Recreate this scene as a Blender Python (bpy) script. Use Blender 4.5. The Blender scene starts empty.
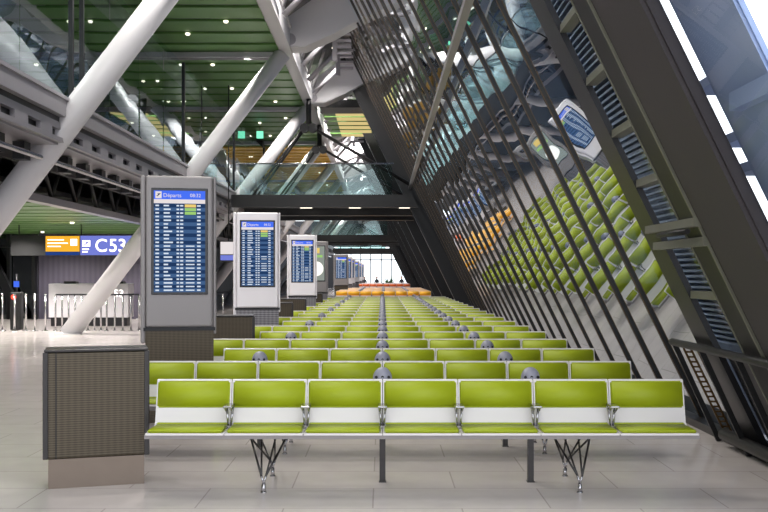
import bpy, bmesh, math, random
from mathutils import Vector, Matrix
random.seed(7)
C = bpy.context.scene.collection
PI = math.pi

# ------------------------------------------------------------------ materials
def lin(c):
    return tuple(((v/255)/12.92 if v/255 <= .04045 else ((v/255+.055)/1.055)**2.4) for v in c) + (1,)
def mat(name, rgb, rough=.5, metal=0, noise=0, nscale=8, bump=0, bscale=40, spec=.5, emit=None, es=0, coat=0):
    m = bpy.data.materials.new(name); m.use_nodes = True
    n = m.node_tree.nodes; l = m.node_tree.links; b = n['Principled BSDF']
    b.inputs['Base Color'].default_value = lin(rgb)
    b.inputs['Roughness'].default_value = rough; b.inputs['Metallic'].default_value = metal
    b.inputs['Specular IOR Level'].default_value = spec
    b.inputs['Coat Weight'].default_value = coat
    if emit: b.inputs['Emission Color'].default_value = lin(emit); b.inputs['Emission Strength'].default_value = es
    if noise or bump:
        tc = n.new('ShaderNodeTexCoord')
    if noise:
        t = n.new('ShaderNodeTexNoise'); t.inputs['Scale'].default_value = nscale; t.inputs['Detail'].default_value = 4
        l.new(tc.outputs['Object'], t.inputs['Vector'])
        mr = n.new('ShaderNodeMapRange'); mr.inputs['To Min'].default_value = 1-noise; mr.inputs['To Max'].default_value = 1+noise
        l.new(t.outputs['Fac'], mr.inputs['Value'])
        mx = n.new('ShaderNodeVectorMath'); mx.operation = 'SCALE'; mx.inputs[0].default_value = lin(rgb)[:3]
        l.new(mr.outputs[0], mx.inputs['Scale']); l.new(mx.outputs[0], b.inputs['Base Color'])
    if bump:
        t2 = n.new('ShaderNodeTexNoise'); t2.inputs['Scale'].default_value = bscale
        l.new(tc.outputs['Object'], t2.inputs['Vector'])
        bp = n.new('ShaderNodeBump'); bp.inputs['Strength'].default_value = bump; bp.inputs['Distance'].default_value = .01
        l.new(t2.outputs['Fac'], bp.inputs['Height']); l.new(bp.outputs[0], b.inputs['Normal'])
    return m
def emis(name, rgb, s=1.0):
    m = bpy.data.materials.new(name); m.use_nodes = True
    n = m.node_tree.nodes; n.clear(); e = n.new('ShaderNodeEmission'); o = n.new('ShaderNodeOutputMaterial')
    e.inputs[0].default_value = lin(rgb); e.inputs[1].default_value = s
    m.node_tree.links.new(e.outputs[0], o.inputs[0]); return m
def glass(name, tint, ior, refl=(1, 1, 1), rough=0.0, wave=0, fmin=0, fmax=1.0):
    m = bpy.data.materials.new(name); m.use_nodes = True
    n = m.node_tree.nodes; l = m.node_tree.links; n.clear()
    o = n.new('ShaderNodeOutputMaterial'); mx = n.new('ShaderNodeMixShader')
    t = n.new('ShaderNodeBsdfTransparent'); t.inputs[0].default_value = (*tint, 1)
    g = n.new('ShaderNodeBsdfGlossy'); g.inputs['Color'].default_value = (*refl, 1); g.inputs['Roughness'].default_value = rough
    f = n.new('ShaderNodeLayerWeight'); f.inputs['Blend'].default_value = .5
    pw = n.new('ShaderNodeMath'); pw.operation = 'POWER'; pw.inputs[1].default_value = ior; l.new(f.outputs['Facing'], pw.inputs[0])
    mr = n.new('ShaderNodeMapRange'); mr.inputs['To Min'].default_value = fmin; mr.inputs['To Max'].default_value = fmax
    l.new(pw.outputs[0], mr.inputs['Value']); l.new(mr.outputs[0], mx.inputs[0])
    l.new(t.outputs[0], mx.inputs[1]); l.new(g.outputs[0], mx.inputs[2]); l.new(mx.outputs[0], o.inputs[0])
    if wave:
        tc = n.new('ShaderNodeTexCoord'); nz = n.new('ShaderNodeTexNoise'); nz.inputs['Scale'].default_value = .55; nz.inputs['Detail'].default_value = 1
        bp = n.new('ShaderNodeBump'); bp.inputs['Strength'].default_value = wave; bp.inputs['Distance'].default_value = .05
        l.new(tc.outputs['Object'], nz.inputs['Vector']); l.new(nz.outputs['Fac'], bp.inputs['Height'])
        l.new(bp.outputs[0], g.inputs['Normal'])
    return m

def mesh_panel(name, rgb, dark, fx, fz, metal=.6, rough=.45):
    """woven / perforated metal: fine bars in two directions, in object space"""
    m = bpy.data.materials.new(name); m.use_nodes = True
    n = m.node_tree.nodes; l = m.node_tree.links; b = n['Principled BSDF']
    tc = n.new('ShaderNodeTexCoord'); sp = n.new('ShaderNodeSeparateXYZ'); l.new(tc.outputs['Object'], sp.inputs[0])
    def wave(sock, f):
        a = n.new('ShaderNodeMath'); a.operation = 'MULTIPLY'; a.inputs[1].default_value = f*2*PI; l.new(sock, a.inputs[0])
        s = n.new('ShaderNodeMath'); s.operation = 'SINE'; l.new(a.outputs[0], s.inputs[0]); return s.outputs[0]
    w1 = wave(sp.outputs['Z'], fz); w2 = wave(sp.outputs['X'], fx)
    ad = n.new('ShaderNodeMath'); ad.operation = 'MULTIPLY_ADD'; ad.inputs[1].default_value = .35; l.new(w2, ad.inputs[0]); l.new(w1, ad.inputs[2])
    mr = n.new('ShaderNodeMapRange'); mr.inputs['From Min'].default_value = -.9; mr.inputs['From Max'].default_value = .9
    l.new(ad.outputs[0], mr.inputs['Value'])
    mx = n.new('ShaderNodeMix'); mx.data_type = 'RGBA'; mx.inputs['A'].default_value = lin(dark); mx.inputs['B'].default_value = lin(rgb)
    l.new(mr.outputs[0], mx.inputs['Factor']); l.new(mx.outputs['Result'], b.inputs['Base Color'])
    b.inputs['Metallic'].default_value = metal; b.inputs['Roughness'].default_value = rough
    return m

M = dict(
    white=mat('painted white steel', (205, 203, 206), .38, noise=.04, nscale=1.5),
    fascia=mat('lilac grey cladding', (150, 147, 152), .35, .3, noise=.06, nscale=2),
    dark=mat('dark grey steel', (34, 34, 37), .35, .3, noise=.08),
    black=mat('black steel', (12, 12, 14), .45, .0),
    box=mat('warm dark cladding', (56, 51, 53), .6, .0, noise=.05, nscale=3),
    golden_lit=mat('bronze edge', (104, 80, 52), .4, .9),  # golden light on steel edges, put into the base colour
    bluesteel=mat('blue grey outer steel', (150, 168, 205), .4, .4, noise=.2, nscale=1.2),
    louver=mat('blue grey louvre', (120, 138, 168), .4, .3),
    spar=mat('grey green spar', (120, 120, 106), .4, .4, noise=.1),
    lime=mat('lime upholstery', (158, 171, 17), .55, noise=.05, nscale=3, bump=.05, bscale=200),
    amber=mat('amber upholstery', (246, 182, 36), .55, noise=.05, nscale=3),
    red=mat('orange red upholstery', (228, 108, 40), .55, noise=.05, nscale=3),
    shell=mat('white moulded shell', (226, 220, 220), .35),
    chrome=mat('polished aluminium', (176, 174, 176), .22, .9),
    beam=mat('grey steel beam', (118, 116, 118), .3, .7),
    rod=mat('dark rod', (60, 58, 58), .3, .7),
    dome=mat('grey dome plastic', (140, 140, 152), .35, .0, noise=.05),
    brownmesh=mesh_panel('brown woven metal', (92, 84, 70), (66, 58, 49), 20, 55),
    greymesh=mesh_panel('grey woven metal', (150, 148, 152), (84, 82, 86), 14, 30),
    steelbase=mat('brushed steel plinth', (122, 110, 100), .32, .8, noise=.06),
    totemgrey=mat('totem grey metal', (146, 141, 141), .4, .1),
    totemwhite=mat('totem pale metal', (238, 234, 238), .4, .1),
    frame=mat('screen bezel', (10, 12, 20), .2),
    desk=mat('white desk front', (205, 201, 206), .3),
    yellow=emis('yellow sign', (240, 176, 50), 1.0), signblue=emis('blue violet sign', (112, 122, 205), 1.0),
    signnavy=emis('navy strip', (40, 70, 140), .8), wglow=emis('white glow', (255, 246, 240), 2.2),
    scr_bg=emis('screen navy', (66, 96, 138), .9), scr_bg2=emis('screen dark row', (34, 58, 96), .9),
    scr_head=emis('screen header blue', (66, 104, 226), 1.1), scr_row=emis('screen pale row', (222, 214, 214), 1.0),
    scr_txt=emis('screen text', (208, 218, 232), 1.0), scr_grn=emis('screen green', (150, 196, 110), 1.0),
    scr_yel=emis('screen yellow', (228, 196, 110), 1.0),
    clockbg=emis('poster grey green', (150, 158, 150), .8), clock=emis('pale disc', (250, 246, 240), 1.2),
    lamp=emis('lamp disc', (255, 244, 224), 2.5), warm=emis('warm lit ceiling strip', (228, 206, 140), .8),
    redl=emis('red lamp', (255, 60, 40), 3.0), exitg=emis('green exit sign', (120, 225, 180), 1.4),
    skin=mat('skin', (190, 140, 115), .6), cloth=mat('dark clothes', (40, 42, 52), .8), leaf=mat('green leaves', (50, 110, 50), .6),
    pot=mat('grey pot', (90, 90, 92), .6), hair=mat('dark hair', (30, 24, 20), .7),
    ground=mat('asphalt', (66, 68, 74), .8, noise=.1, nscale=.6),
    ridged=mesh_panel('dark ribbed wall', (100, 94, 110), (68, 63, 78), 5.0, .02, metal=.1, rough=.5),
    wallgrey=mat('dark grey wall', (62, 64, 68), .6, noise=.1, nscale=.7),
)
M['ceil_g'] = mat('green ceiling slat', (90, 130, 66), .42, .2, noise=.18, nscale=.5)
M['ceil_y'] = mat('amber ceiling slat', (224, 178, 60), .42, .2, noise=.1, nscale=.5)
M['glass'] = glass('tinted facade glass', (.03, .045, .07), 1.7, (.92, .97, 1), wave=.22, fmin=.15, fmax=1.15)
M['left_glass'] = glass('tinted left glass', (.10, .125, .14), 3)
M['clear'] = glass('clear glass', (.93, .95, .95), 7, fmin=.02)
M['mezz_glass'] = glass('reflective partition glass', (.72, .8, .78), 2.2, (.85, .95, 1), wave=.2, fmin=.06, fmax=.95)
M['teal'] = glass('teal balustrade glass', (.82, .9, .89), 4, (.8, .95, .95), wave=.1, fmin=.06)

def floor_material():
    m = bpy.data.materials.new('polished stone floor'); m.use_nodes = True
    n = m.node_tree.nodes; l = m.node_tree.links; b = n['Principled BSDF']
    tc = n.new('ShaderNodeTexCoord'); br = n.new('ShaderNodeTexBrick')
    br.offset = .5; br.inputs['Scale'].default_value = 1
    br.inputs['Brick Width'].default_value = 1.28; br.inputs['Row Height'].default_value = .64
    br.inputs['Mortar Size'].default_value = .006; br.inputs['Mortar Smooth'].default_value = .1
    br.inputs['Color1'].default_value = lin((212, 203, 200)); br.inputs['Color2'].default_value = lin((205, 197, 194))
    br.inputs['Mortar'].default_value = lin((180, 171, 169))
    mp = n.new('ShaderNodeMapping'); mp.inputs['Location'].default_value = (.07, .2, 0)
    l.new(tc.outputs['Object'], mp.inputs[0]); l.new(mp.outputs[0], br.inputs['Vector'])
    nz = n.new('ShaderNodeTexNoise'); nz.inputs['Scale'].default_value = 3; nz.inputs['Detail'].default_value = 8
    l.new(tc.outputs['Object'], nz.inputs['Vector'])
    mr = n.new('ShaderNodeMapRange'); mr.inputs['To Min'].default_value = .88; mr.inputs['To Max'].default_value = 1.1
    l.new(nz.outputs['Fac'], mr.inputs['Value'])
    v = n.new('ShaderNodeVectorMath'); v.operation = 'SCALE'; l.new(br.outputs['Color'], v.inputs[0]); l.new(mr.outputs[0], v.inputs['Scale'])
    l.new(v.outputs[0], b.inputs['Base Color'])
    b.inputs['Roughness'].default_value = .16; b.inputs['Specular IOR Level'].default_value = .75
    return m
M['floor'] = floor_material()

# ------------------------------------------------------------------ mesh helpers
def new(): return bmesh.new()
def box(bm, x0, x1, y0, y1, z0, z1, mi=0):
    v = [bm.verts.new(p) for p in ((x0,y0,z0),(x1,y0,z0),(x1,y1,z0),(x0,y1,z0),(x0,y0,z1),(x1,y0,z1),(x1,y1,z1),(x0,y1,z1))]
    for f in ((0,3,2,1),(4,5,6,7),(0,1,5,4),(1,2,6,5),(2,3,7,6),(3,0,4,7)):
        bm.faces.new([v[i] for i in f]).material_index = mi
def rbox(bm, x0, x1, y0, y1, z0, z1, r=.01, seg=2, mi=0):
    t = bmesh.new(); box(t, x0, x1, y0, y1, z0, z1)
    bmesh.ops.bevel(t, geom=t.edges[:], offset=r, segments=seg, affect='EDGES', profile=.5)
    merge(bm, t, mi)
def merge(bm, t, mi=0, mtx=None):
    mp = {}
    for v in t.verts: mp[v] = bm.verts.new(mtx @ v.co if mtx else v.co)
    for f in t.faces:
        try: nf = bm.faces.new([mp[v] for v in f.verts]); nf.material_index = mi; nf.smooth = f.smooth
        except ValueError: pass
    t.free()
def prism(bm, pts, y0, y1, mi=0):          # polygon in XZ extruded along Y
    a = [bm.verts.new((x, y0, z)) for x, z in pts]; b = [bm.verts.new((x, y1, z)) for x, z in pts]
    n = len(pts)
    bm.faces.new(a).material_index = mi; bm.faces.new(b[::-1]).material_index = mi
    for i in range(n): bm.faces.new((a[i], b[i], b[(i+1) % n], a[(i+1) % n])).material_index = mi
def prismx(bm, pts, x0, x1, mi=0):         # polygon in YZ extruded along X
    a = [bm.verts.new((x0, y, z)) for y, z in pts]; b = [bm.verts.new((x1, y, z)) for y, z in pts]
    n = len(pts)
    bm.faces.new(a).material_index = mi; bm.faces.new(b[::-1]).material_index = mi
    for i in range(n): bm.faces.new((a[i], b[i], b[(i+1) % n], a[(i+1) % n])).material_index = mi
def tube(bm, p0, p1, r0, r1=None, n=12, mi=0, caps=True):
    r1 = r0 if r1 is None else r1
    p0 = Vector(p0); p1 = Vector(p1); d = (p1-p0).normalized()
    u = d.orthogonal().normalized(); w = d.cross(u)
    a, b = [], []
    for i in range(n):
        t = 2*PI*i/n; o = u*math.cos(t)+w*math.sin(t)
        a.append(bm.verts.new(p0+o*r0)); b.append(bm.verts.new(p1+o*r1))
    for i in range(n):
        f = bm.faces.new((a[i], a[(i+1) % n], b[(i+1) % n], b[i])); f.smooth = True; f.material_index = mi
    if caps:
        bm.faces.new(a[::-1]).material_index = mi; bm.faces.new(b).material_index = mi
def bar(bm, p0, p1, w, h, mi=0, up=(0, 0, 1)):   # rectangular bar between two points
    p0 = Vector(p0); p1 = Vector(p1); d = (p1-p0).normalized(); up = Vector(up)
    s = d.cross(up); s = s.normalized() if s.length > 1e-5 else d.orthogonal().normalized(); t = s.cross(d)
    a = [bm.verts.new(p0+s*i*w/2+t*j*h/2) for i, j in ((-1,-1),(1,-1),(1,1),(-1,1))]
    b = [bm.verts.new(p1+s*i*w/2+t*j*h/2) for i, j in ((-1,-1),(1,-1),(1,1),(-1,1))]
    for i in range(4): bm.faces.new((a[i], a[(i+1) % 4], b[(i+1) % 4], b[i])).material_index = mi
    bm.faces.new(a[::-1]).material_index = mi; bm.faces.new(b).material_index = mi
def lathe(bm, prof, n=24, c=(0, 0, 0), mi=0):
    rings = []
    for r, z in prof:
        rings.append([bm.verts.new((c[0]+r*math.cos(2*PI*i/n), c[1]+r*math.sin(2*PI*i/n), c[2]+z)) for i in range(n)] if r > 1e-6 else [bm.verts.new((c[0], c[1], c[2]+z))])
    for a, b in zip(rings, rings[1:]):
        for i in range(n):
            j = (i+1) % n
            if len(a) == 1 and len(b) == 1: continue
            if len(b) == 1: f = bm.faces.new((a[i], a[j], b[0]))
            elif len(a) == 1: f = bm.faces.new((a[0], b[j], b[i]))
            else: f = bm.faces.new((a[i], a[j], b[j], b[i]))
            f.smooth = True; f.material_index = mi
def obj(name, bm, mats, parent=None, loc=(0, 0, 0)):
    bmesh.ops.recalc_face_normals(bm, faces=bm.faces[:])
    me = bpy.data.meshes.new(name); bm.to_mesh(me); bm.free()
    for m in (mats if isinstance(mats, (list, tuple)) else [mats]): me.materials.append(m)
    o = bpy.data.objects.new(name, me); C.objects.link(o); o.location = loc
    if parent: o.parent = parent
    return o
def tag(o, label=None, cat=None, group=None, kind=None):
    if label: o['label'] = label
    if cat: o['category'] = cat
    if group: o['group'] = group
    if kind: o['kind'] = kind
    return o
def thing(name, label, cat, loc=(0, 0, 0), rz=0, group=None, kind=None):
    o = bpy.data.objects.new(name, None); C.objects.link(o); o.location = loc; o.rotation_euler = (0, 0, rz)
    o.empty_display_size = .1
    return tag(o, label, cat, group, kind)
def struct(name, bm, m, label, cat, parent=None):
    return tag(obj(name, bm, m, parent), label, cat, kind='structure')
def dup(o, parent=None):
    c = o.copy(); C.objects.link(c)
    if parent: c.parent = parent
    for ch in list(o.children): dup(ch, c)
    return c
def text_mesh(name, s, size, m, parent, loc, rot, ext=.004, align='LEFT', bold=0):
    cu = bpy.data.curves.new(name, 'FONT'); cu.body = s; cu.size = size; cu.extrude = ext; cu.align_x = align; cu.offset = bold
    t = bpy.data.objects.new('t', cu); C.objects.link(t); bpy.context.view_layer.update()
    me = bpy.data.meshes.new_from_object(t.evaluated_get(bpy.context.evaluated_depsgraph_get()))
    bpy.data.objects.remove(t); me.materials.clear(); me.materials.append(m)
    o = bpy.data.objects.new(name, me); C.objects.link(o); o.parent = parent; o.location = loc; o.rotation_euler = rot
    return o
ORD = ['front', 'second', 'third', 'fourth', 'fifth', 'sixth', 'seventh', 'eighth', 'ninth', 'tenth', 'eleventh', 'twelfth',
       'thirteenth', 'fourteenth', 'fifteenth', 'sixteenth', 'seventeenth', 'eighteenth', 'nineteenth']

# ------------------------------------------------------------------ setting: floor, ceilings, walls
b = new(); box(b, -16, 3.75, -7, 122, -.2, 0); struct('floor', b, M['floor'], 'polished pale grey stone floor of the terminal', 'floor')
b = new(); box(b, 3.75, 90, -30, 200, -.4, -.15); struct('trim_1', b, M['ground'], 'dark asphalt apron outside the glass', 'ground')

def slat_ceiling(name, x0, x1, y0, y1, z, pitch, gap, m, label, th=.06):
    b = new(); y = y0
    while y < y1-.01:
        box(b, x0, x1, y+gap, min(y+pitch, y1), z, z+th, 0); y += pitch
    box(b, x0, x1, y0, y1, z+.25, z+.35, 1)
    return struct(name, b, [m, M['black']], label, 'ceiling')
slat_ceiling('ceiling', -15.9, -2.9, -7, 47, 8.0, 1.22, .27, M['ceil_g'], 'dark green slatted ceiling over the hall')
slat_ceiling('ceiling_rear', -15.9, -2.9, 47, 100, 8.0, 1.22, .45, M['ceil_y'], 'amber slatted ceiling beyond the green one')
slat_ceiling('ceiling_gate', -15.9, -7.25, 15, 40, 3.2, 1.22, .27, M['ceil_g'], 'low green slatted ceiling over the gate area')
# roof strip between ridge beam and glass wall
b = new(); prism(b, [(-2.9, 9.2), (-.9, 10.15), (-.9, 10.3), (-2.9, 9.35)], -7, 122); box(b, -3.0, -2.93, -7, 122, 8.3, 9.3)
struct('ceiling_ridge', b, M['dark'], 'dark sloping roof strip above the trusses', 'ceiling')
b = new(); box(b, -16.2, -15.9, -7, 122, 0, 4.3); struct('wall_left', b, M['wallgrey'], 'dark far left wall', 'wall')
lw = thing('added_window_6', 'added far left upper window band behind the walkway', 'window', (0, 0, 0), kind='structure')  # window band added to let sky light in from the left
b = new(); b.faces.new([b.verts.new(p) for p in ((-16, -4, 4.3), (-16, 122, 4.3), (-16, 122, 8.3), (-16, -4, 8.3))]); obj('pane', b, M['left_glass'], lw)
for k in range(32):
    b = new(); box(b, -16.06, -15.9, -4+4*k-.06, -4+4*k+.06, 4.3, 8.3); obj('mullion', b, M['dark'], lw)
b = new(); box(b, -13.0, -7.2, 36, 36.2, 0, 3.6); struct('wall_gate', b, M['ridged'], 'dark ribbed wall behind the gate desk', 'wall')

def sheet(bm, y0, y1, off, z0, z1):
    bm.faces.new([bm.verts.new(p) for p in ((wx(z0, off), y0, z0), (wx(z0, off), y1, z0), (wx(z1, off), y1, z1), (wx(z1, off), y0, z1))])
def wx(z, off=0): return 3.595-.49*z+off
def lean(bm, y0, y1, o0, o1, z0, z1, mi=0):
    prism(bm, [(wx(z0, o0), z0), (wx(z0, o1), z0), (wx(z1, o1), z1), (wx(z1, o0), z1)], y0, y1, mi)

# ------------------------------------------------------------------ leaning glass wall
win = thing('window_1', 'long leaning glass wall with black slanting mullions', 'window', (0, 0, 0), kind='structure')
ys = [9.37+1.165*k for k in range(0, 24)] + [36.3+1.3*k for k in range(64)]
b = new()
for i, (a, c) in enumerate(zip(ys, ys[1:])):
    t = random.uniform(-.006, .006); u = random.uniform(-.004, .004)
    for z0, z1 in ((0.02, 9.65),):
        vs = [b.verts.new(p) for p in ((wx(z0)-t, a, z0), (wx(z0)+t, c, z0), (wx(z1)+t+u, c, z1), (wx(z1)-t+u, a, z1))]
        b.faces.new(vs)
obj('pane', b, M['glass'], win)
b0 = new(); lean(b0, -.022, .02, -.036, .03, 0, 9.7, 0)
lean(b0, -.026, -.022, -.037, -.030, 0, 9.7, 1)  # thin strip along the mullion, coloured as a golden lit edge
mull = obj('mullion', b0, [M['black'], M['golden_lit']], win); mull.location.y = ys[1]
for y in ys[2:23]+ys[24::2]:
    c = mull.copy(); C.objects.link(c); c.location.y = y
b = new(); bar(b, (wx(4.92, -.17), 9.4, 4.92), (wx(4.92, -.17), 118, 4.92), .1, .1)
tag(obj('transom', b, M['fascia'], win), 'grey horizontal rail')
b = new(); lean(b, 3, 118, -.16, .12, 0, .1); obj('sill', b, M['black'], win)
b = new(); lean(b, 3, 118, -.2, .2, 9.6, 9.85); obj('head_rail', b, M['dark'], win)

# frame bay (Y 5.4 - 9.9)
fr = thing('trim_2', 'large dark slanting steel frame at the near end of the glass wall', 'frame', (0, 0, 0), kind='structure')
b = new(); lean(b, 8.6, 9.06, -.1, -.04, 0, 9.7); obj('slanted_post', b, M['dark'], fr)
b = new(); lean(b, 7.46, 7.9, -.09, .02, 0, 9.7); lean(b, 7.89, 7.91, -.10, -.05, 0, 9.7, 1); obj('slanted_post', b, [M['black'], M['spar']], fr)
b = new(); lean(b, 6.45, 7.42, -.11, .03, 0, 9.7)
bmesh.ops.bevel(b, geom=b.edges[:], offset=.03, segments=2, affect='EDGES')
lean(b, 7.425, 7.45, -.125, -.1, 0, 9.7, 1)
obj('box_beam', b, [M['box'], M['spar']], fr)
b = new(); sheet(b, 7.9, 9.37, .0, 1.0, 9.6); obj('pane', b, M['clear'], fr)
b = new(); lean(b, 7.9, 8.6, -.02, 0, .06, 1.0); obj('lower_panel', b, M['dark'], fr)
b = new()
z = 1.03
while z < 7: 
    prism(b, [(wx(z, .14), z), (wx(z, .22), z+.012), (wx(z, .22), z+.03), (wx(z, .14), z+.02)], 7.9, 9.9); z += .052
lean(b, 8.3, 10.4, .22, .24, .1, 9.6)
tag(obj('louver_blind', b, M['louver'], fr), 'blue grey horizontal louvres')
for z in (1.5, 2.5, 2.95, 3.42, 3.9, 4.4, 4.9):
    b = new(); bar(b, (wx(z, -.03), 7.9, z), (wx(z, -.03), 8.6, z), .1, .07); obj('rung', b, M['spar'], fr)
for z in (1.94, 2.09):
    b = new(); bar(b, (wx(z, -.1), 7.42, z), (wx(z, -.1), 8.8, z), .09, .07); obj('spar', b, M['spar'], fr)
b = new(); tube(b, (wx(2.02, -.2), 7.5, 2.02), (wx(2.02, -.2), 8.3, 2.02), .022); obj('pin', b, M['black'], fr)
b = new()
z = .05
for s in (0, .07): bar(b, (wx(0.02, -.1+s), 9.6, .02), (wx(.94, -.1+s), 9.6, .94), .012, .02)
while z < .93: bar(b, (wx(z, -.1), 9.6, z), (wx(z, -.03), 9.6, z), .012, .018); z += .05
tag(obj('golden_lit_strip', b, M['golden_lit'], fr), 'perforated strip with golden light in its colour')  # perforated strip; the golden light on it is in its colour
r = thing('guard_rail', 'black round guard rail along the foot of the glass wall', 'rail', (0, 0, 0))
b = new(); tube(b, (wx(1.0, -.17), 9.65, 1.0), (wx(1.0, -.17), 5.2, 1.0), .036); obj('top_rail', b, M['black'], r)
b = new(); tube(b, (wx(.12, -.2), 9.3, .12), (wx(.12, -.2), 5.2, .12), .06); obj('bottom_rail', b, M['black'], r)
for y in (9.6, 8.8, 7.9, 7.2, 6.4):
    b = new(); bar(b, (wx(.0, -.2), y, 0), (wx(1.0, -.17), y, 1.0), .03, .05); obj('post', b, M['black'], r)

ow = thing('window_2', 'clear near bay of the glass wall showing white sky', 'window', (0, 0, 0), kind='structure')
b = new(); sheet(b, -3, 6.45, .0, 0, 9.6); obj('pane', b, M['clear'], ow)
op = thing('trim_3', 'broad blue grey steel member outside the near glass', 'frame', (0, 0, 0), kind='structure')
b = new(); lean(b, 5.72, 6.63, .15, .22, -.1, 9.7)
bmesh.ops.bevel(b, geom=b.edges[:], offset=.02, segments=2, affect='EDGES'); obj('outer_beam', b, M['bluesteel'], op)
for z in (4.05, 3.05, 2.66, 2.45, 1.4):
    b = new(); bar(b, (wx(z, .3), 6.5, z), (wx(z, .3), 7.1, z), .2, .07); obj('bracket', b, M['bluesteel'], op)
b = new(); bar(b, (wx(2.82, .12), 6.3, 2.82), (wx(2.82, .12), 3.6, 2.82), .08, .12); obj('cross_bar', b, M['bluesteel'], op)

# big frames further back
for i, y in enumerate([36.0, 44, 52, 60, 68, 76, 84, 92, 100, 108]):
    b = new(); lean(b, y-.35, y+.35, -.5, .2, 0, 9.9)
    lean(b, y-.36, y-.34, -.52, -.44, 0, 9.9, 1)
    struct('trim_%d' % (10+i), b, [M['black'], M['dark']], 'black slanting portal frame of the glass wall, number %d beyond the footbridge' % (i+1) if i else 'black slanting portal frame beside the near footbridge', 'frame')

# ------------------------------------------------------------------ end window
ew = thing('window_3', 'bright glazed end wall at the far end of the hall', 'window', (0, 0, 0), kind='structure')
b = new(); b.faces.new([b.verts.new(p) for p in ((-6, 118, 0), (3.4, 118, 0), (3.4, 118, 5.2), (-6, 118, 5.2))]); obj('pane', b, M['clear'], ew)
for x in (-5.2, -3.9, -2.7, -1.5, -.15, 1.1, 2.4):
    b = new(); box(b, x-.06, x+.06, 117.8, 118, 0, 5.2); obj('mullion', b, M['dark'], ew)
for z in (3.5, 5.15):
    b = new(); box(b, -6, 3.4, 117.8, 118, z-.06, z+.06); obj('transom', b, M['dark'], ew)
b = new(); box(b, -15.9, -6, 118, 118.3, 0, 8.3); box(b, -6, 3.4, 118.05, 118.3, 5.2, 10.2); struct('wall_back', b, M['wallgrey'], 'grey wall beside the end window', 'wall')

# ------------------------------------------------------------------ leaning white columns, arms, ridge beam
colY = [16.8, 27.0, 35.8, 45, 54.2, 63.4, 72.6, 81.8, 91]
def cx(z): return -8.9+.765*z
for i, y in enumerate(colY):
    t = thing('column', 'white leaning tubular column, %s from the camera' % (['nearest', 'second', 'third', 'fourth', 'fifth', 'sixth', 'seventh', 'eighth', 'ninth'][i]), 'column', (cx(0), y, 0))
    b = new(); tube(b, (0, 0, -.02), (cx(7.95)-cx(0), 0, 7.95), .27, .23, 32); obj('shaft', b, M['white'], t)
    b = new(); lathe(b, [(.0, 0), (.36, 0), (.36, .03), (.0, .03)], 32); obj('base_plate', b, M['white'], t)
b = new(); box(b, -2.92, -2.58, -4, 118, 8.0, 8.55); box(b, -2.96, -2.54, -4, 118, 8.55, 8.62)
struct('trim_4', b, M['white'], 'white longitudinal ridge beam joining the column heads', 'beam')
b = new(); box(b, -6.45, -6.1, -4, 118, 7.7, 7.96)
struct('trim_5', b, M['fascia'], 'grey longitudinal beam under the green ceiling', 'beam')
for i, y in enumerate(colY):
    b = new(); bar(b, (-15.9, y, 7.9), (-2.9, y, 7.9), .2, .14); bar(b, (-15.9, y+.5, 7.92), (-2.9, y+.5, 7.92), .08, .08)
    struct('trim_%d' % (30+i), b, M['fascia'], 'grey crosswise tie beam at the head of the %s column' % ORD[i].replace('front', 'nearest'), 'beam')
    a = thing('tapered_beam', 'white tapered box arm from the %s column head to the glass wall' % ORD[i].replace('front', 'nearest'), 'roof arm', (-2.6, y, 8.0))
    b = new(); prism(b, [(0, .05), (.42, .05), (1.25, .42), (1.95, .82), (1.72, 1.5), (.95, 1.6), (-.1, .85)], -.4, .4)
    bmesh.ops.bevel(b, geom=[e for e in b.edges if abs(e.verts[0].co.y-e.verts[1].co.y) < .01], offset=.03, segments=2, affect='EDGES')
    obj('arm', b, M['white'], a)
    b = new(); tube(b, (.02, -.45, .25), (.02, .45, .25), .16, n=20); obj('joint', b, M['fascia'], a)
    # truss bay behind the arm
    tr = thing('roof_truss', 'grey roof truss lattice behind the arm at the %s column' % ORD[i].replace('front', 'nearest'), 'truss', (-2.5, y, 8.0))
    for dy in (2.2, 4.5, 6.8):
        b = new(); tube(b, (.05, dy, .1), (.95, dy, 1.05), .075); obj('strut', b, M['fascia'], tr)
        b = new(); tube(b, (.05, dy, .35), (.55, dy-1.9, 1.2), .05); obj('strut', b, M['fascia'], tr)
    for dy in (3.4, 5.6):
        b = new(); box(b, .9, 1.05, dy, dy+.15, .5, 1.9); obj('post', b, M['fascia'], tr)
        for k in range(5):
            b = new(); box(b, 1.0, 1.5, dy, dy+.12, .72+.2*k, .80+.2*k); obj('rung', b, M['fascia'], tr)

# lit ceiling patch right of the ridge beam
b = new()
for k in range(6):
    y = 38+1.15*k; box(b, -2.4, -.35, y, y+.85, 8.15, 8.2, 0)
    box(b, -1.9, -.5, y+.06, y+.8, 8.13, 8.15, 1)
box(b, -2.4, -.3, 36.6, 38, 8.1, 8.4, 2)
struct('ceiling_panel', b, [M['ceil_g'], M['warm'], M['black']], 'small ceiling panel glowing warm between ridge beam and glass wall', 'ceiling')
b = new(); box(b, -7.2, -5.6, 44.5, 45.5, 7.0, 7.95); struct('trim_6', b, M['black'], 'black bulkhead box under the ceiling', 'bulkhead')
e = thing('exit_sign', 'small glowing green exit sign under the ceiling', 'sign', (-5.15, 40, 7.4))
b = new(); box(b, -.14, .14, -.03, .03, 0, .3); obj('sign_face', b, M['exitg'], e)
b = new(); tube(b, (0, 0, .3), (0, 0, .6), .012); obj('hanger', b, M['black'], e)

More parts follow.
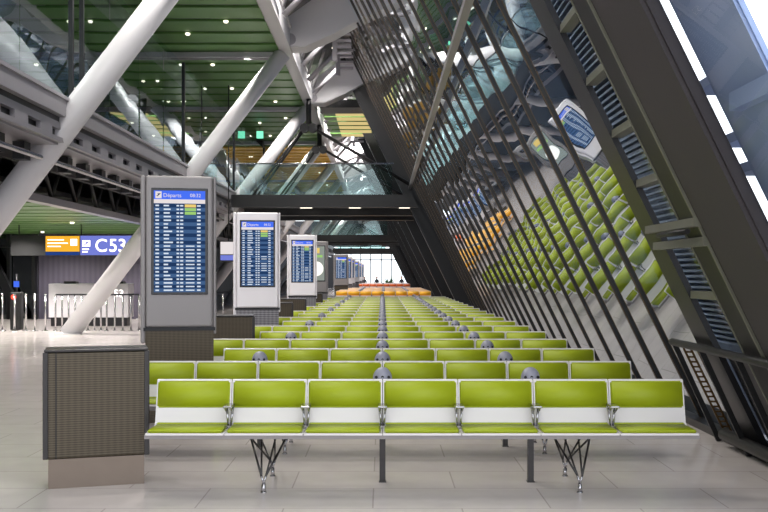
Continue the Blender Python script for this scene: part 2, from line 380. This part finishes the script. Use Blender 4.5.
# ------------------------------------------------------------------ mezzanine
mz = thing('mezzanine', 'pale grey upper walkway edge running down the left side', 'mezzanine', (0, 0, 0))
b = new()
box(b, -5.62, -5.5, 4, 110, 4.42, 4.76); box(b, -5.8, -5.46, 4, 110, 4.70, 4.76)
obj('parapet', b, M['fascia'], mz)
b = new(); box(b, -15.8, -5.62, 4, 110, 4.3, 4.42); obj('deck', b, M['dark'], mz)
b = new(); box(b, -5.7, -5.6, 4, 110, 4.2, 4.32); box(b, -5.72, -5.58, 4, 110, 3.98, 4.06); box(b, -6.95, -5.66, 4, 110, 3.94, 3.98); obj('edge_channel', b, M['fascia'], mz)
y = 9.0
eb = None
while y < 60:
    if eb is None: b = new(); box(b, -5.68, -5.6, 0, .55, 4.06, 4.2); o = eb = obj('edge_web', b, M['fascia'], mz)
    else: o = eb.copy(); C.objects.link(o)
    o.location.y = y; y += 1.1
b = new(); box(b, -5.75, -5.7, 4, 110, 4.0, 4.3); obj('edge_recess', b, M['black'], mz)
bk = None
y = 9.35
while y < 50:
    if bk is None:
        b = new(); box(b, -.1, .1, 0, .28, 0, .3); bk = obj('hanging_box', b, M['black'], mz, (-6.1, y, 3.62))
    else:
        c = bk.copy(); C.objects.link(c); c.location.y = y
    y += 1.1
pp = tag(obj('pipe', (lambda bb: (tube(bb, (0, 4, 0), (0, 110, 0), .045), bb)[1])(new()), M['chrome'], None, (-5.95, 0, 3.72)), 'thin pale pipe running under the walkway edge', 'pipe')
tr = thing('floor_truss', 'black lattice truss hanging under the walkway with a pale bottom beam', 'truss', (-7.1, 0, 0))
b = new(); box(b, -.12, .12, 4, 60, 3.16, 3.31); tag(obj('bottom_chord', b, M['fascia'], tr), 'pale grey bottom beam')
b = new(); y = 6
while y < 58:
    tube(b, (0, y, 3.34), (0, y+.8, 4.3), .05, n=8); tube(b, (0, y+.8, 4.3), (0, y+1.6, 3.34), .05, n=8); y += 1.6
obj('lattice', b, M['black'], tr)
b = new(); box(b, .35, .45, 4, 60, 3.75, 4.28); obj('back_panel', b, M['black'], tr)

pg = thing('window_4', 'reflective glass partition above the upper walkway edge', 'window', (0, 0, 0), kind='structure')
b = new(); y = 7.4
while y < 60:
    t = random.uniform(-.01, .01)
    b.faces.new([b.verts.new(p) for p in ((-5.56-t, y, 4.76), (-5.56+t, y+2.4, 4.76), (-5.56+t, y+2.4, 7.55), (-5.56-t, y, 7.55))]); y += 2.4
obj('pane', b, M['mezz_glass'], pg)
for y in (17.0, 17.6, 26.6, 35.6, 44.6):
    b = new(); box(b, -5.6, -5.52, y-.04, y+.04, 4.76, 7.6); obj('mullion', b, M['dark'], pg)

# ------------------------------------------------------------------ footbridges
def bridge(y0, y1, nm, rods):
    t = thing('footbridge', '%s dark steel footbridge crossing high over the benches' % nm, 'footbridge', (0, 0, 0))
    xl = -5.44
    b = new(); prism(b, [(xl, 4.1), (wx(4.1, -.3), 4.1), (wx(4.55, -.3), 4.55), (xl, 4.55)], y0, y0+.25); obj('edge_beam', b, M['black'], t)
    b = new(); prism(b, [(xl, 4.0), (wx(4.0, -.3), 4.0), (wx(4.4, -.3), 4.4), (xl, 4.4)], y1-.25, y1); obj('edge_beam', b, M['black'], t)
    b = new(); box(b, xl, wx(4.5, -.3), y0+.25, y1-.25, 4.28, 4.4); obj('deck', b, M['dark'], t)
    m = (y0+y1)/2
    b = new(); box(b, xl, wx(4.2, -.3), m-.15, m+.15, 4.0, 4.28); obj('cross_beam', b, M['black'], t)
    for x in (-2.9, -1.05, .85):
        b = new(); box(b, x-.22, x+.22, m-1.6, m-1.35, 4.2, 4.28); tag(obj('light', b, M['lamp'], t), 'small warm underside light')
    for y in (y0+.05, y1-.05):
        b = new(); box(b, xl+.3, wx(5.6, -.5), y, y+.02, 4.5, 5.65); obj('glass_balustrade', b, M['teal'], t)
    b = new(); tube(b, (xl+.2, y0+.06, 5.67), (wx(5.67, -.4), y0+.06, 5.67), .03); obj('handrail', b, M['chrome'], t)
    if rods:
        for y in (y0+.1, y1-.8):
            b = new(); tube(b, (-2.66, y, 8.0), (-2.66, y, 7.1), .1)
            for s in (-.15, .15): tube(b, (-2.66+s, y-.1, 6.95), (-2.66+s, y+.1, 6.95), .17)
            obj('hanger', b, M['black'], t)
            for s in (0, .28):
                b = new(); tube(b, (-2.85, y+s, 6.95), (-4.7+s*.5, y+s, 4.5), .045); obj('tie_rod', b, M['rod'], t)
                b = new(); tube(b, (-2.45, y+s, 6.95), (1.0, y+s, 4.95-.1*s), .045); obj('tie_rod', b, M['rod'], t)
bridge(34.2, 41, 'nearest', True); bridge(69, 75.5, 'second', False); bridge(104, 109, 'farthest', False)

# ------------------------------------------------------------------ benches
def seat_parts(fab):
    """meshes for one seat, centred at x=0; origin of bench = back plane (local y 0), facing -Y"""
    W = .2975
    b = new()
    # shell: seat pan + curved back in side profile
    prof = [(-.30, .462), (-.30, .478), (-.02, .475), (.03, .51), (.095, .842), (.110, .845), (.12, .83), (.055, .49), (.02, .455)]
    prismx(b, prof, -W, W)
    bmesh.ops.bevel(b, geom=[e for e in b.edges if abs(e.verts[0].co.x-e.verts[1].co.x) < .001], offset=.004, segments=1, affect='EDGES')
    shell = b
    b = new(); t = bmesh.new(); box(t, -.287, .287, -.022, 0, 0, .212)
    bmesh.ops.bevel(t, geom=t.edges[:], offset=.012, segments=3, affect='EDGES')
    for f in t.faces: f.smooth = True
    merge(b, t, 0, Matrix.Translation((0, .062, .622)) @ Matrix.Rotation(math.radians(-11), 4, 'X'))
    back = b
    b = new(); t = bmesh.new()
    for (x0, x1, y0, y1, z0, z1) in ((-.286, .286, -.295, .0, 0, .026),): box(t, x0, x1, y0, y1, z0, z1)
    bmesh.ops.bevel(t, geom=t.edges[:], offset=.012, segments=3, affect='EDGES')
    for f in t.faces: f.smooth = True
    merge(b, t, 0, Matrix.Translation((0, 0, .476)))
    # turned-up rear of the seat pad
    t = bmesh.new(); box(t, -.284, .284, -.012, 0.012, 0, .022); bmesh.ops.bevel(t, geom=t.edges[:], offset=.008, segments=2, affect='EDGES')
    merge(b, t, 0, Matrix.Translation((0, .012, .49)) @ Matrix.Rotation(math.radians(-20), 4, 'X'))
    seat = b
    return shell, back, seat
def arm_mesh():
    b = new()
    rbox(b, -.036, .036, -.15, .03, .645, .663, .008)
    tube(b, (-.026, -.01, .65), (-.008, -.03, .48), .009, n=8); tube(b, (.026, -.01, .65), (.008, -.03, .48), .009, n=8)
    tube(b, (-.02, -.02, .59), (-.025, -.12, .65), .007, n=8); tube(b, (.02, -.02, .59), (.025, -.12, .65), .007, n=8)
    box(b, -.02, .02, -.08, -.04, .455, .5)
    return b
def leg_mesh(sy):
    b = new(); fy = .13+sy*.30+(.0 if sy > 0 else -.0)
    foot = Vector((0, fy, 0))
    tube(b, foot+Vector((0, 0, 0)), foot+Vector((0, 0, .07)), .018, .015, n=12, mi=1)
    tube(b, foot, foot+Vector((0, 0, .008)), .024, n=12, mi=1)
    for dx in (-.035, .035):
        k = foot+Vector((dx*.5, 0, .13))
        tube(b, foot+Vector((0, 0, .065)), k, .009, n=8, mi=1)
        tube(b, k, (dx*4.0, .13, .37), .0085, n=8)
        tube(b, k, (dx*1.6, .13-.03*sy, .37), .0075, n=8)
    return b
def dome_mesh():
    b = new()
    prof = [(.078, 0)] + [(.078*math.cos(a), .015+.095*math.sin(a)) for a in [i*PI/2/10 for i in range(11)]]
    lathe(b, prof, 24)
    return b
TEMPL = {}
def bench(y, n0, n1, fab, label, group, domes, xshift=0):
    t = thing('bench', label, 'bench', (xshift, y, 0), 0, group)
    if fab not in TEMPL:
        s, k, c = seat_parts(fab)
        so = obj('seat_shell', s, M['shell'], t); bo = obj('back_cushion', k, M[fab], t); co = obj('seat_cushion', c, M[fab], t)
        if 'arm' not in TEMPL:
            TEMPL['arm'] = obj('armrest', arm_mesh(), M['chrome'], t)
            TEMPL['legf'] = obj('leg', leg_mesh(-1), [M['rod'], M['chrome']], t); TEMPL['legr'] = obj('leg', leg_mesh(1), [M['rod'], M['chrome']], t)
            p = new(); box(p, -.024, .024, .2, .25, 0, .80); box(p, -.05, .05, .17, .28, .8, .82); box(p, -.03, .03, .19, .26, 0, .008)
            TEMPL['post'] = obj('post', p, M['rod'], t)
            TEMPL['dome'] = obj('dome', dome_mesh(), M['dome'], t)
            q = new()
            for a in (-1, 0, 1): tube(q, (.05*a, -.064, .035), (.05*a*1.02, -.076, .034), .012, n=10)
            box(q, -.05, .05, -.079, -.071, .012, .018)
            TEMPL['sock'] = obj('socket', q, M['black'], TEMPL['dome'])
            used0 = {'arm', 'legf', 'legr', 'post', 'dome', 'sock'}
        else: used0 = set()
        TEMPL[fab] = (so, bo, co); fresh = True
    else: fresh = False; used0 = set()
    used = set(used0)
    def place(key, src, x, yy=None, z=None, parent=t):
        if key in used: used.discard(key); o = src
        else: o = src.copy(); C.objects.link(o)
        o.parent = parent; o.location.x = x
        if yy is not None: o.location.y = yy
        if z is not None: o.location.z = z
        return o
    for j in range(n0, n1):
        x = (j+.5)*.6
        for idx, src in enumerate(TEMPL[fab]):
            if fresh and j == n0: o = src
            else: o = src.copy(); C.objects.link(o); o.parent = t
            o.location.x = x
    for j in range(n0+1, n1): place('arm', TEMPL['arm'], j*.6)
    b = new(); rbox(b, n0*.6-.03, n1*.6+.03, .10, .17, .365, .42, .008); box(b, n0*.6-.01, n1*.6+.01, -.27, -.22, .43, .460); box(b, n0*.6, n1*.6, -.22, .1, .435, .455); obj('beam', b, M['totemgrey'], t)
    for lx in (-.915, 1.52):
        place('legf', TEMPL['legf'], lx); place('legr', TEMPL['legr'], lx)
    for dx in domes:
        place('post', TEMPL['post'], dx)
        first = 'dome' in used
        d = place('dome', TEMPL['dome'], dx, .225, .82)
        if first: used.discard('sock')
        else:
            s2 = TEMPL['sock'].copy(); C.objects.link(s2); s2.parent = d
    return t
P = 1.59
for n in range(19):
    odd = n % 2
    lab = 'lime green %s-seat bench, %s row from the camera' % ('eight' if odd else 'seven', ORD[n] if n else 'front')
    bench(7.5+P*n, -4 if odd else -3, 4, 'lime', lab, 'lime green benches in rows', (-1.2, 0, 1.2) if odd else (0, 1.2))
for n in range(9):
    bench(47.9+P*n, -4, 4, 'amber', 'amber yellow bench beyond the green ones, %s amber row' % (ORD[n] if n else 'nearest'), 'amber benches in rows', (-1.2, 0, 1.2), .05)
for n in range(8):
    bench(84+P*n, -4, 4, 'red', 'orange red bench near the far window, %s orange red row' % (ORD[n] if n else 'nearest'), 'orange red benches in rows', (0,), .05)

# ------------------------------------------------------------------ woven metal cabinets and totems
def cabinet(x, y, rz, label, m=None):
    t = thing('ventilation_cabinet', label, 'cabinet', (x, y, 0), rz, 'woven metal cabinets beside the benches')
    b = new(); rbox(b, -.385, .385, -.17, .17, .23, 1.07, .02, 3); obj('mesh_body', b, M['brownmesh'], t)
    b = new(); box(b, -.365, .365, -.155, .155, 0, .23); obj('plinth', b, M['steelbase'], t)
    b = new(); rbox(b, -.395, .395, -.18, .18, 1.07, 1.09, .006); obj('lid', b, M['rod'], t)
    for sx in (-1, 1):
        for sy in (-1, 1):
            b = new(); rbox(b, sx*.385-.02, sx*.385+.02, sy*.165-.02, sy*.165+.02, .235, 1.07, .006); obj('corner_trim', b, M['rod'], t)
    b = new(); box(b, -.31, -.302, -.176, -.168, .235, 1.07); obj('seam', b, M['black'], t)
    return t
for x, y, l in ((-2.29, 7.70, 'brown woven metal cabinet beside the front bench'), (-2.25, 13.86, 'brown woven metal cabinet behind the nearest departures totem'),
                (-2.28, 20.2, 'woven metal cabinet just behind the second departures totem'), (-2.25, 23.3, 'small looking woven metal cabinet in front of the third departures totem'),
                (-2.25, 29.7, 'distant woven metal cabinet behind the third departures totem')):
    cabinet(x-.02, y, math.atan2(-x, y), l)

def screen_mesh(w, h, kind=0, seed=1):
    """screen content, in XZ plane facing -Y, built in thin layers; origin at screen centre"""
    rnd = random.Random(seed); b = new()
    def q(x0, x1, z0, z1, mi, d): box(b, x0, x1, -d, 0, z0, z1, mi)
    x0, x1, z0, z1 = -w/2, w/2, -h/2, h/2
    q(x0, x1, z0, z1, 0, .002)
    if kind == 0:
        hh = h*.085; q(x0, x1, z1-hh, z1, 2, .003)
        q(x0+w*.03, x0+w*.15, z1-hh*.9, z1-hh*.1, 3, .0036)           # white icon tile
        a = [(x0+w*.05, z1-hh*.62), (x0+w*.07, z1-hh*.68), (x0+w*.13, z1-hh*.36), (x0+w*.12, z1-hh*.28)]
        prism(b, a, -.0042, -.003, 1)                                  # aircraft: fuselage and wing
        prism(b, [(x0+w*.085, z1-hh*.5), (x0+w*.07, z1-hh*.3), (x0+w*.085, z1-hh*.3), (x0+w*.11, z1-hh*.45)], -.0042, -.003, 1)
        q(x0, x1, z1-hh-h*.04, z1-hh, 3, .003)
        n = 24; top = z1-hh-h*.045; rh = (top-z0)/n
        for i in range(n):
            zt = top-i*rh
            if i % 2 == 0: q(x0, x1, zt-rh, zt, 1, .0026)
            q(x0+w*.03, x0+w*.10, zt-rh*.68, zt-rh*.28, 4, .0034)
            q(x0+w*.19, x0+w*(.27+rnd.random()*.10), zt-rh*.68, zt-rh*.28, 4, .0034)
            q(x0+w*.44, x0+w*.49, zt-rh*.68, zt-rh*.28, 4, .0034); q(x0+w*.51, x0+w*.57, zt-rh*.68, zt-rh*.28, 4, .0034)
            if i < 3: q(x0+w*.60, x0+w*.82, zt-rh*.9, zt-rh*.1, 6 if i == 0 else 5, .0034)
            elif i > 10 and rnd.random() > .25: q(x0+w*.62, x0+w*.79, zt-rh*.64, zt-rh*.32, 4, .0034)
            q(x0+w*.84, x0+w*.91, zt-rh*.68, zt-rh*.28, 4, .0034)
    return b
SM = [M['scr_bg'], M['scr_bg2'], M['scr_head'], M['scr_row'], M['scr_txt'], M['scr_grn'], M['scr_yel']]
def totem(x, y, label, body='totemwhite', kind=0, seed=1, base='greymesh', detail=True):
    t = thing('information_totem', label, 'display totem', (x, y, 0), math.atan2(-x, y)*.9, 'information totems beside the benches')
    H = 2.80
    b = new(); rbox(b, -.375, .375, -.14, .14, 1.08, H, .03, 3); obj('housing', b, M[body], t)
    b = new(); rbox(b, -.435, -.378, -.12, .12, .9, H, .02, 2); rbox(b, .378, .41, -.12, .12, 1.0, H, .012, 2); obj('side_fin', b, M[body], t)
    b = new(); box(b, -.38, .38, -.13, .13, 0, 1.04); obj('mesh_base', b, M[base], t)
    b = new(); box(b, -.4, .4, -.135, .135, 1.04, 1.08); obj('shadow_gap', b, M['dark'], t)
    w, h, zc = .57, 1.15, 2.055
    b = new(); rbox(b, -w/2-.03, w/2+.03, -.148, -.13, zc-h/2-.03, zc+h/2+.03, .005); obj('bezel', b, M['frame'], t)
    if kind == 0:
        s = obj('screen', screen_mesh(w, h, 0, seed), SM, t, (0, -.149, zc))
        if detail:
            text_mesh('header_text', 'Départs', .062, M['scr_row'], s, (-w/2+w*.18, -.004, h/2-.073), (PI/2, 0, 0), .0006)
            text_mesh('header_text', '08:32', .055, M['scr_row'], s, (w/2-.17, -.004, h/2-.070), (PI/2, 0, 0), .0006)
    else:
        b = new(); box(b, -w/2, w/2, -.002, 0, -h/2, h/2, 0)
        tube(b, (0, -.004, -.18), (0, -.002, -.18), .25, n=40, mi=1)
        box(b, -.12, .12, -.004, -.002, .34, .52, 2); box(b, -.2, .22, -.004, -.002, .2, .28, 3)
        obj('screen', b, [M['clockbg'], M['clock'], M['scr_yel'], M['scr_grn']], t, (0, -.149, zc))
totem(-2.33, 10.95, 'nearest tall grey departures totem with lit blue timetable', 'totemgrey', seed=3, base='brownmesh')
totem(-2.27, 17.3, 'second departures totem, pale housing with blue timetable', seed=5)
totem(-2.27, 27.0, 'third departures totem, pale housing, smaller in view', seed=8)
totem(-2.25, 32.2, 'grey totem showing a round white disc', 'totemgrey', kind=1)
for k, yy in enumerate((53, 60, 66, 78, 88, 98)):
    totem(-2.3, yy, 'far departures totem near the end of the hall, %s beyond the disc totem' % (['first', 'second', 'third', 'fourth', 'fifth', 'sixth'][k]), 'totemgrey' if k == 0 else 'totemwhite', seed=20+k, detail=False, base='brownmesh' if k == 0 else 'greymesh')

# ------------------------------------------------------------------ gate area
s = thing('gate_sign', 'long hanging gate sign reading C 53 with yellow and black sections', 'sign', (-9.6, 29, 2.26))
b = new(); box(b, -1.73, 3.0, .0, .16, 0, .61); obj('sign_box', b, M['black'], s)
b = new(); box(b, -.66, .37, -.012, 0, .12, .59); tag(obj('yellow_panel', b, M['yellow'], s), 'glowing yellow panel')
b = new(); box(b, -.66, .37, -.012, 0, .01, .11); obj('navy_strip', b, M['signnavy'], s)
for i in range(3):
    b = new(); box(b, -.6, -.6+(.5, .62, .4)[i], -.016, -.012, .46-.1*i, .49-.1*i); obj('text_line', b, M['wglow'], s)
b = new(); box(b, .1, .3, -.016, -.012, .3, .5); obj('pictogram', b, M['wglow'], s)
b = new(); box(b, .40, 2.98, -.012, 0, .01, .6); tag(obj('blue_panel', b, M['signblue'], s), 'glowing violet blue panel')
b = new(); box(b, .46, .70, -.016, -.012, .27, .46)
box(b, .46, .66, -.016, -.012, .17, .21); box(b, .46, .62, -.016, -.012, .09, .13); obj('pictogram', b, M['wglow'], s)
b = new(); prism(b, [(.50, .32), (.54, .31), (.66, .40), (.65, .43), (.6, .41), (.53, .43), (.57, .38)], -.02, -.016); obj('aircraft_mark', b, M['signblue'], s)
text_mesh('gate_letter', 'C', .55, M['wglow'], s, (.84, -.013, .12), (PI/2, 0, 0), .002, bold=.004)
text_mesh('gate_number', '53', .55, M['wglow'], s, (1.26, -.013, .12), (PI/2, 0, 0), .002, bold=.004)
for x in (-1.5, .4, 2.7):
    b = new(); tube(b, (x, .08, .61), (x, .08, .95), .02); obj('hanger', b, M['black'], s)

d = thing('gate_desk', 'white gate counter with glowing 53 on its front', 'desk', (-9.6, 31, 0))
b = new(); rbox(b, -1.28, 1.32, 0, .7, .28, 1.38, .02); obj('front_panel', b, M['desk'], d)
b = new(); box(b, -1.22, 1.26, .06, .66, 0, .28); obj('plinth', b, M['dark'], d)
b = new(); rbox(b, -.85, -.45, .2, .5, 1.38, 1.46, .01); obj('keyboard_unit', b, M['black'], d)
b = new(); rbox(b, .8, 1.1, .2, .5, 1.38, 1.46, .01); obj('keyboard_unit', b, M['black'], d)
text_mesh('number_text', '53', .34, M['wglow'], d, (.84, -.005, .95), (PI/2, 0, 0), .003)

sc = thing('boarding_scanner', 'black boarding pass scanner pillar with small screen and red light', 'scanner', (-11.1, 28.9, 0))
b = new(); rbox(b, -.16, .16, -.14, .14, 0, 1.15, .03); obj('pillar', b, M['black'], sc)
b = new(); tube(b, (0, 0, 1.15), (0, 0, 1.7), .03); obj('mast', b, M['dark'], sc)
b = new(); box(b, -.08, .08, -.05, -.02, 1.3, 1.48); obj('small_screen', b, M['scr_head'], sc)
b = new(); tube(b, (-.04, -.17, 1.0), (-.04, -.14, 1.0), .07, n=16); obj('red_light', b, M['redl'], sc)

# queue barriers
def barrier_post_mesh():
    b = new(); tube(b, (0, 0, 0), (0, 0, 1.1), .028, n=12); lathe(b, [(0, 0), (.11, 0), (.1, .02), (.03, .03)], 20)
    lathe(b, [(.036, 1.06), (.036, 1.11), (0, 1.115)], 12); return b
b0 = None
for i, x in enumerate((-11.55, -11.3, -10.9, -10.6, -10.3, -10.02)):
    if b0 is None: o = b0 = obj('barrier_post', barrier_post_mesh(), M['chrome'])
    else: o = b0.copy(); C.objects.link(o)
    o.location = (x, 28.2+.1*(i % 2), 0)
    tag(o, 'free standing steel queue post, %s from the left photo edge' % ['first', 'second', 'third', 'fourth', 'fifth', 'sixth'][i], 'barrier post', 'free standing steel queue posts')
def barrier(x0, n, label, y=28.3, dx=.22):
    t = thing('queue_barrier', label, 'barrier', (x0, y, 0), 0, 'railed queue barriers by the gate')
    b = new(); bar(b, (0, 0, 1.08), ((n-1)*dx, .3, 1.08), .05, .05); obj('top_rail', b, M['dark'], t)
    first = None
    for i in range(n):
        if first is None:
            b = new(); tube(b, (0, 0, 0), (0, 0, 1.07), .026, n=10); lathe(b, [(0, 0), (.07, 0), (.06, .02), (.02, .03)], 16); o = first = obj('post', b, M['chrome'], t)
        else: o = first.copy(); C.objects.link(o)
        o.location = (i*dx, .3*i/(n-1), 0)
barrier(-9.72, 8, 'steel railed queue barrier left of the second column foot', dx=.18)
barrier(-8.2, 5, 'steel railed queue barrier just right of the second column foot')
barrier(-7.2, 4, 'steel railed queue barrier next to the nearest totem')
barrier(-5.9, 4, 'steel railed queue barrier seen right of the nearest totem', y=31)

# glazing left of desk
gw = thing('window_5', 'dark framed glazing left of the gate wall', 'window', (0, 0, 0), kind='structure')
for x in (-15.0, -14.0, -13.06):
    b = new(); box(b, x-.06, x+.06, 35.6, 35.8, 0, 3.2); obj('mullion', b, M['black'], gw)
b = new(); bar(b, (-14.9, 35.4, 3.1), (-13.4, 35.4, 0), .3, .2, up=(0, 1, 0)); obj('brace', b, M['dark'], gw)
b = new(); box(b, -15.9, -13.0, 35.85, 35.9, 0, 3.2); obj('pane', b, M['glass'], gw)
b = new(); box(b, -15.9, -7.2, 35.5, 35.7, 2.7, 2.8); obj('transom', b, M['dark'], gw)
# small distant sign right of the nearest totem
s = thing('gate_sign', 'small distant white gate sign right of the nearest totem', 'sign', (-5.3, 31.5, 2.1))
b = new(); box(b, -.1, .45, 0, .1, 0, .7); obj('sign_box', b, M['black'], s)
b = new(); box(b, -.06, .41, -.01, 0, .25, .66); obj('white_panel', b, M['scr_row'], s)
b = new(); box(b, -.06, .41, -.01, 0, .05, .22); obj('blue_panel', b, M['signblue'], s)
b = new(); tube(b, (.2, .05, .7), (.2, .05, 5.85), .02); obj('hanger', b, M['black'], s)

# ------------------------------------------------------------------ far people and plant
def person(x, y, label, cm):
    vs = [(0,0,.55),(0,.02,.8),(0,.03,1.05),(0,.03,1.18),(0,.0,1.34),
          (-.17,.03,1.06),(-.24,-.02,.8),(-.2,-.25,.7),(.17,.03,1.06),(.24,-.02,.8),(.2,-.25,.7),
          (-.1,-.02,.52),(-.12,-.42,.52),(-.12,-.45,.08),(-.12,-.58,.04),(.1,-.02,.52),(.12,-.42,.52),(.12,-.45,.08),(.12,-.58,.04)]
    es = [(0,1),(1,2),(2,3),(3,4),(2,5),(5,6),(6,7),(2,8),(8,9),(9,10),(0,11),(11,12),(12,13),(13,14),(0,15),(15,16),(16,17),(17,18)]
    rs = [.14,.13,.14,.06,.10,.07,.05,.04,.07,.05,.04,.1,.075,.05,.045,.1,.075,.05,.045]
    me = bpy.data.meshes.new('person'); me.from_pydata(vs, es, []); o = bpy.data.objects.new('person', me); C.objects.link(o)
    me.materials.append(cm); sk = o.modifiers.new('s', 'SKIN'); sv = me.skin_vertices[0].data
    for i, r_ in enumerate(rs): sv[i].radius = (r_, r_)
    sv[0].use_root = True
    sb = o.modifiers.new('u', 'SUBSURF'); sb.levels = 1; sb.render_levels = 1
    o.location = (x, y, 0); tag(o, label, 'person')
    b = new(); t = bmesh.new(); bmesh.ops.create_icosphere(t, subdivisions=2, radius=.1); merge(b, t, 0, Matrix.Translation((0, -.01, 1.33)) @ Matrix.Diagonal((.95, 1.05, 1.2, 1)))
    t = bmesh.new(); bmesh.ops.create_icosphere(t, subdivisions=2, radius=.11); merge(b, t, 1, Matrix.Translation((0, .025, 1.37)))
    obj('head', b, [M['skin'], M['hair']], o)
person(-1.9, 99.9, 'person in dark clothes seated at far end, leftmost', M['cloth'])
person(-.6, 99.9, 'person in dark clothes seated at far end, near the middle', M['cloth'])
person(2.0, 99.9, 'person in dark clothes seated at far end, right of the plant', M['cloth'])
pl = thing('potted_plant', 'green potted plant standing before the far window', 'plant', (.7, 100.5, 0))
b = new(); lathe(b, [(0, 0), (.22, 0), (.3, .5), (.26, .5), (.25, .45), (0, .45)], 20); obj('pot', b, M['pot'], pl)
b = new()
for i in range(60):
    a = random.uniform(0, 2*PI); e_ = random.uniform(.3, 1.3); L = random.uniform(.5, 1.1)
    p = Vector((0, 0, .45)); q = p+Vector((math.cos(a)*math.cos(e_), math.sin(a)*math.cos(e_), math.sin(e_)))*L
    bar(b, p+(q-p)*.4, q, .09, .01)
tag(obj('foliage', b, M['leaf'], pl), kind='stuff')

# ------------------------------------------------------------------ ceiling downlights and added spots (with lamps under them)
dl0 = None; k = 0
def downlight(x, y, z, power, label, group, r=.07, spot=150):
    global dl0
    if dl0 is None:
        b = new(); lathe(b, [(0, 0), (.045, 0), (.06, .02), (.06, .05), (0, .05)], 16)
        dl0 = obj('ceiling_downlight', b, M['lamp']); o = dl0
    else: o = dl0.copy(); C.objects.link(o)
    o.location = (x, y, z-.05); tag(o, label, 'ceiling light', group)
    if power:
        l = bpy.data.lights.new('lamp', 'SPOT'); l.energy = power*1.35; l.spot_size = math.radians(spot); l.spot_blend = .6; l.shadow_soft_size = .1
        l.color = (1, .95, .90)
        lo = bpy.data.objects.new('lamp', l); C.objects.link(lo); lo.location = (0, 0, -.06); lo.parent = o
G1 = 'round downlights in the green slatted ceiling'
for iy in range(0, 15):
    for x in (-3.9, -5.1, -7.8, -10.4):
        y = 1+3.66*iy+.75+(1.22 if x in (-5.1, -10.4) else 0)
        if y > 46: continue
        downlight(x, y, 8.0, 260 if x in (-3.9, -7.8) and y > 9 else 0, 'small round lit downlight in the green slatted ceiling', G1)
for y in range(50, 100, 8): downlight(-3.9, y+.9, 8.0, 520, 'small round lit downlight in the amber slatted ceiling', 'round downlights in the amber slatted ceiling')
for x_, y in ((-9.5, 19.5), (-12.5, 22), (-9.5, 24.4), (-12.5, 28), (-9.0, 27.6), (-11.2, 27.8), (-8.5, 33.6), (-12, 33.6)): downlight(x_, y, 3.2, 330, 'added round downlight in the low green ceiling over the gate', 'added downlights in the low gate ceiling')  # lamps added to brighten the gate area
for y in list(range(-2, 100, 5)):
    downlight(-1.7, y, 9.55, (420 if y < 42 else 700) if y > 10 else 120, 'added round spotlight high between the roof trusses', 'added spotlights among the roof trusses')  # row of spots added to light the benches from above

# ------------------------------------------------------------------ world, camera
w = bpy.data.worlds.new('sky'); bpy.context.scene.world = w; w.use_nodes = True
bg = w.node_tree.nodes['Background']; bg.inputs[0].default_value = (.88, .91, .97, 1); bg.inputs[1].default_value = 2.3
cam = bpy.data.cameras.new('camera'); co = bpy.data.objects.new('camera', cam); C.objects.link(co)
co.location = (0, 0, 1.68); co.rotation_euler = (PI/2, 0, 0)
cam.sensor_width = 36; cam.lens = 952*36/768; cam.shift_x = 1.5/768; cam.shift_y = 18.5/768; cam.clip_end = 500
bpy.context.scene.camera = co
vs = bpy.context.scene.view_settings
vs.view_transform = 'Standard'; vs.look = 'None'; vs.gamma = 1; vs.exposure = .15; vs.use_curve_mapping = False
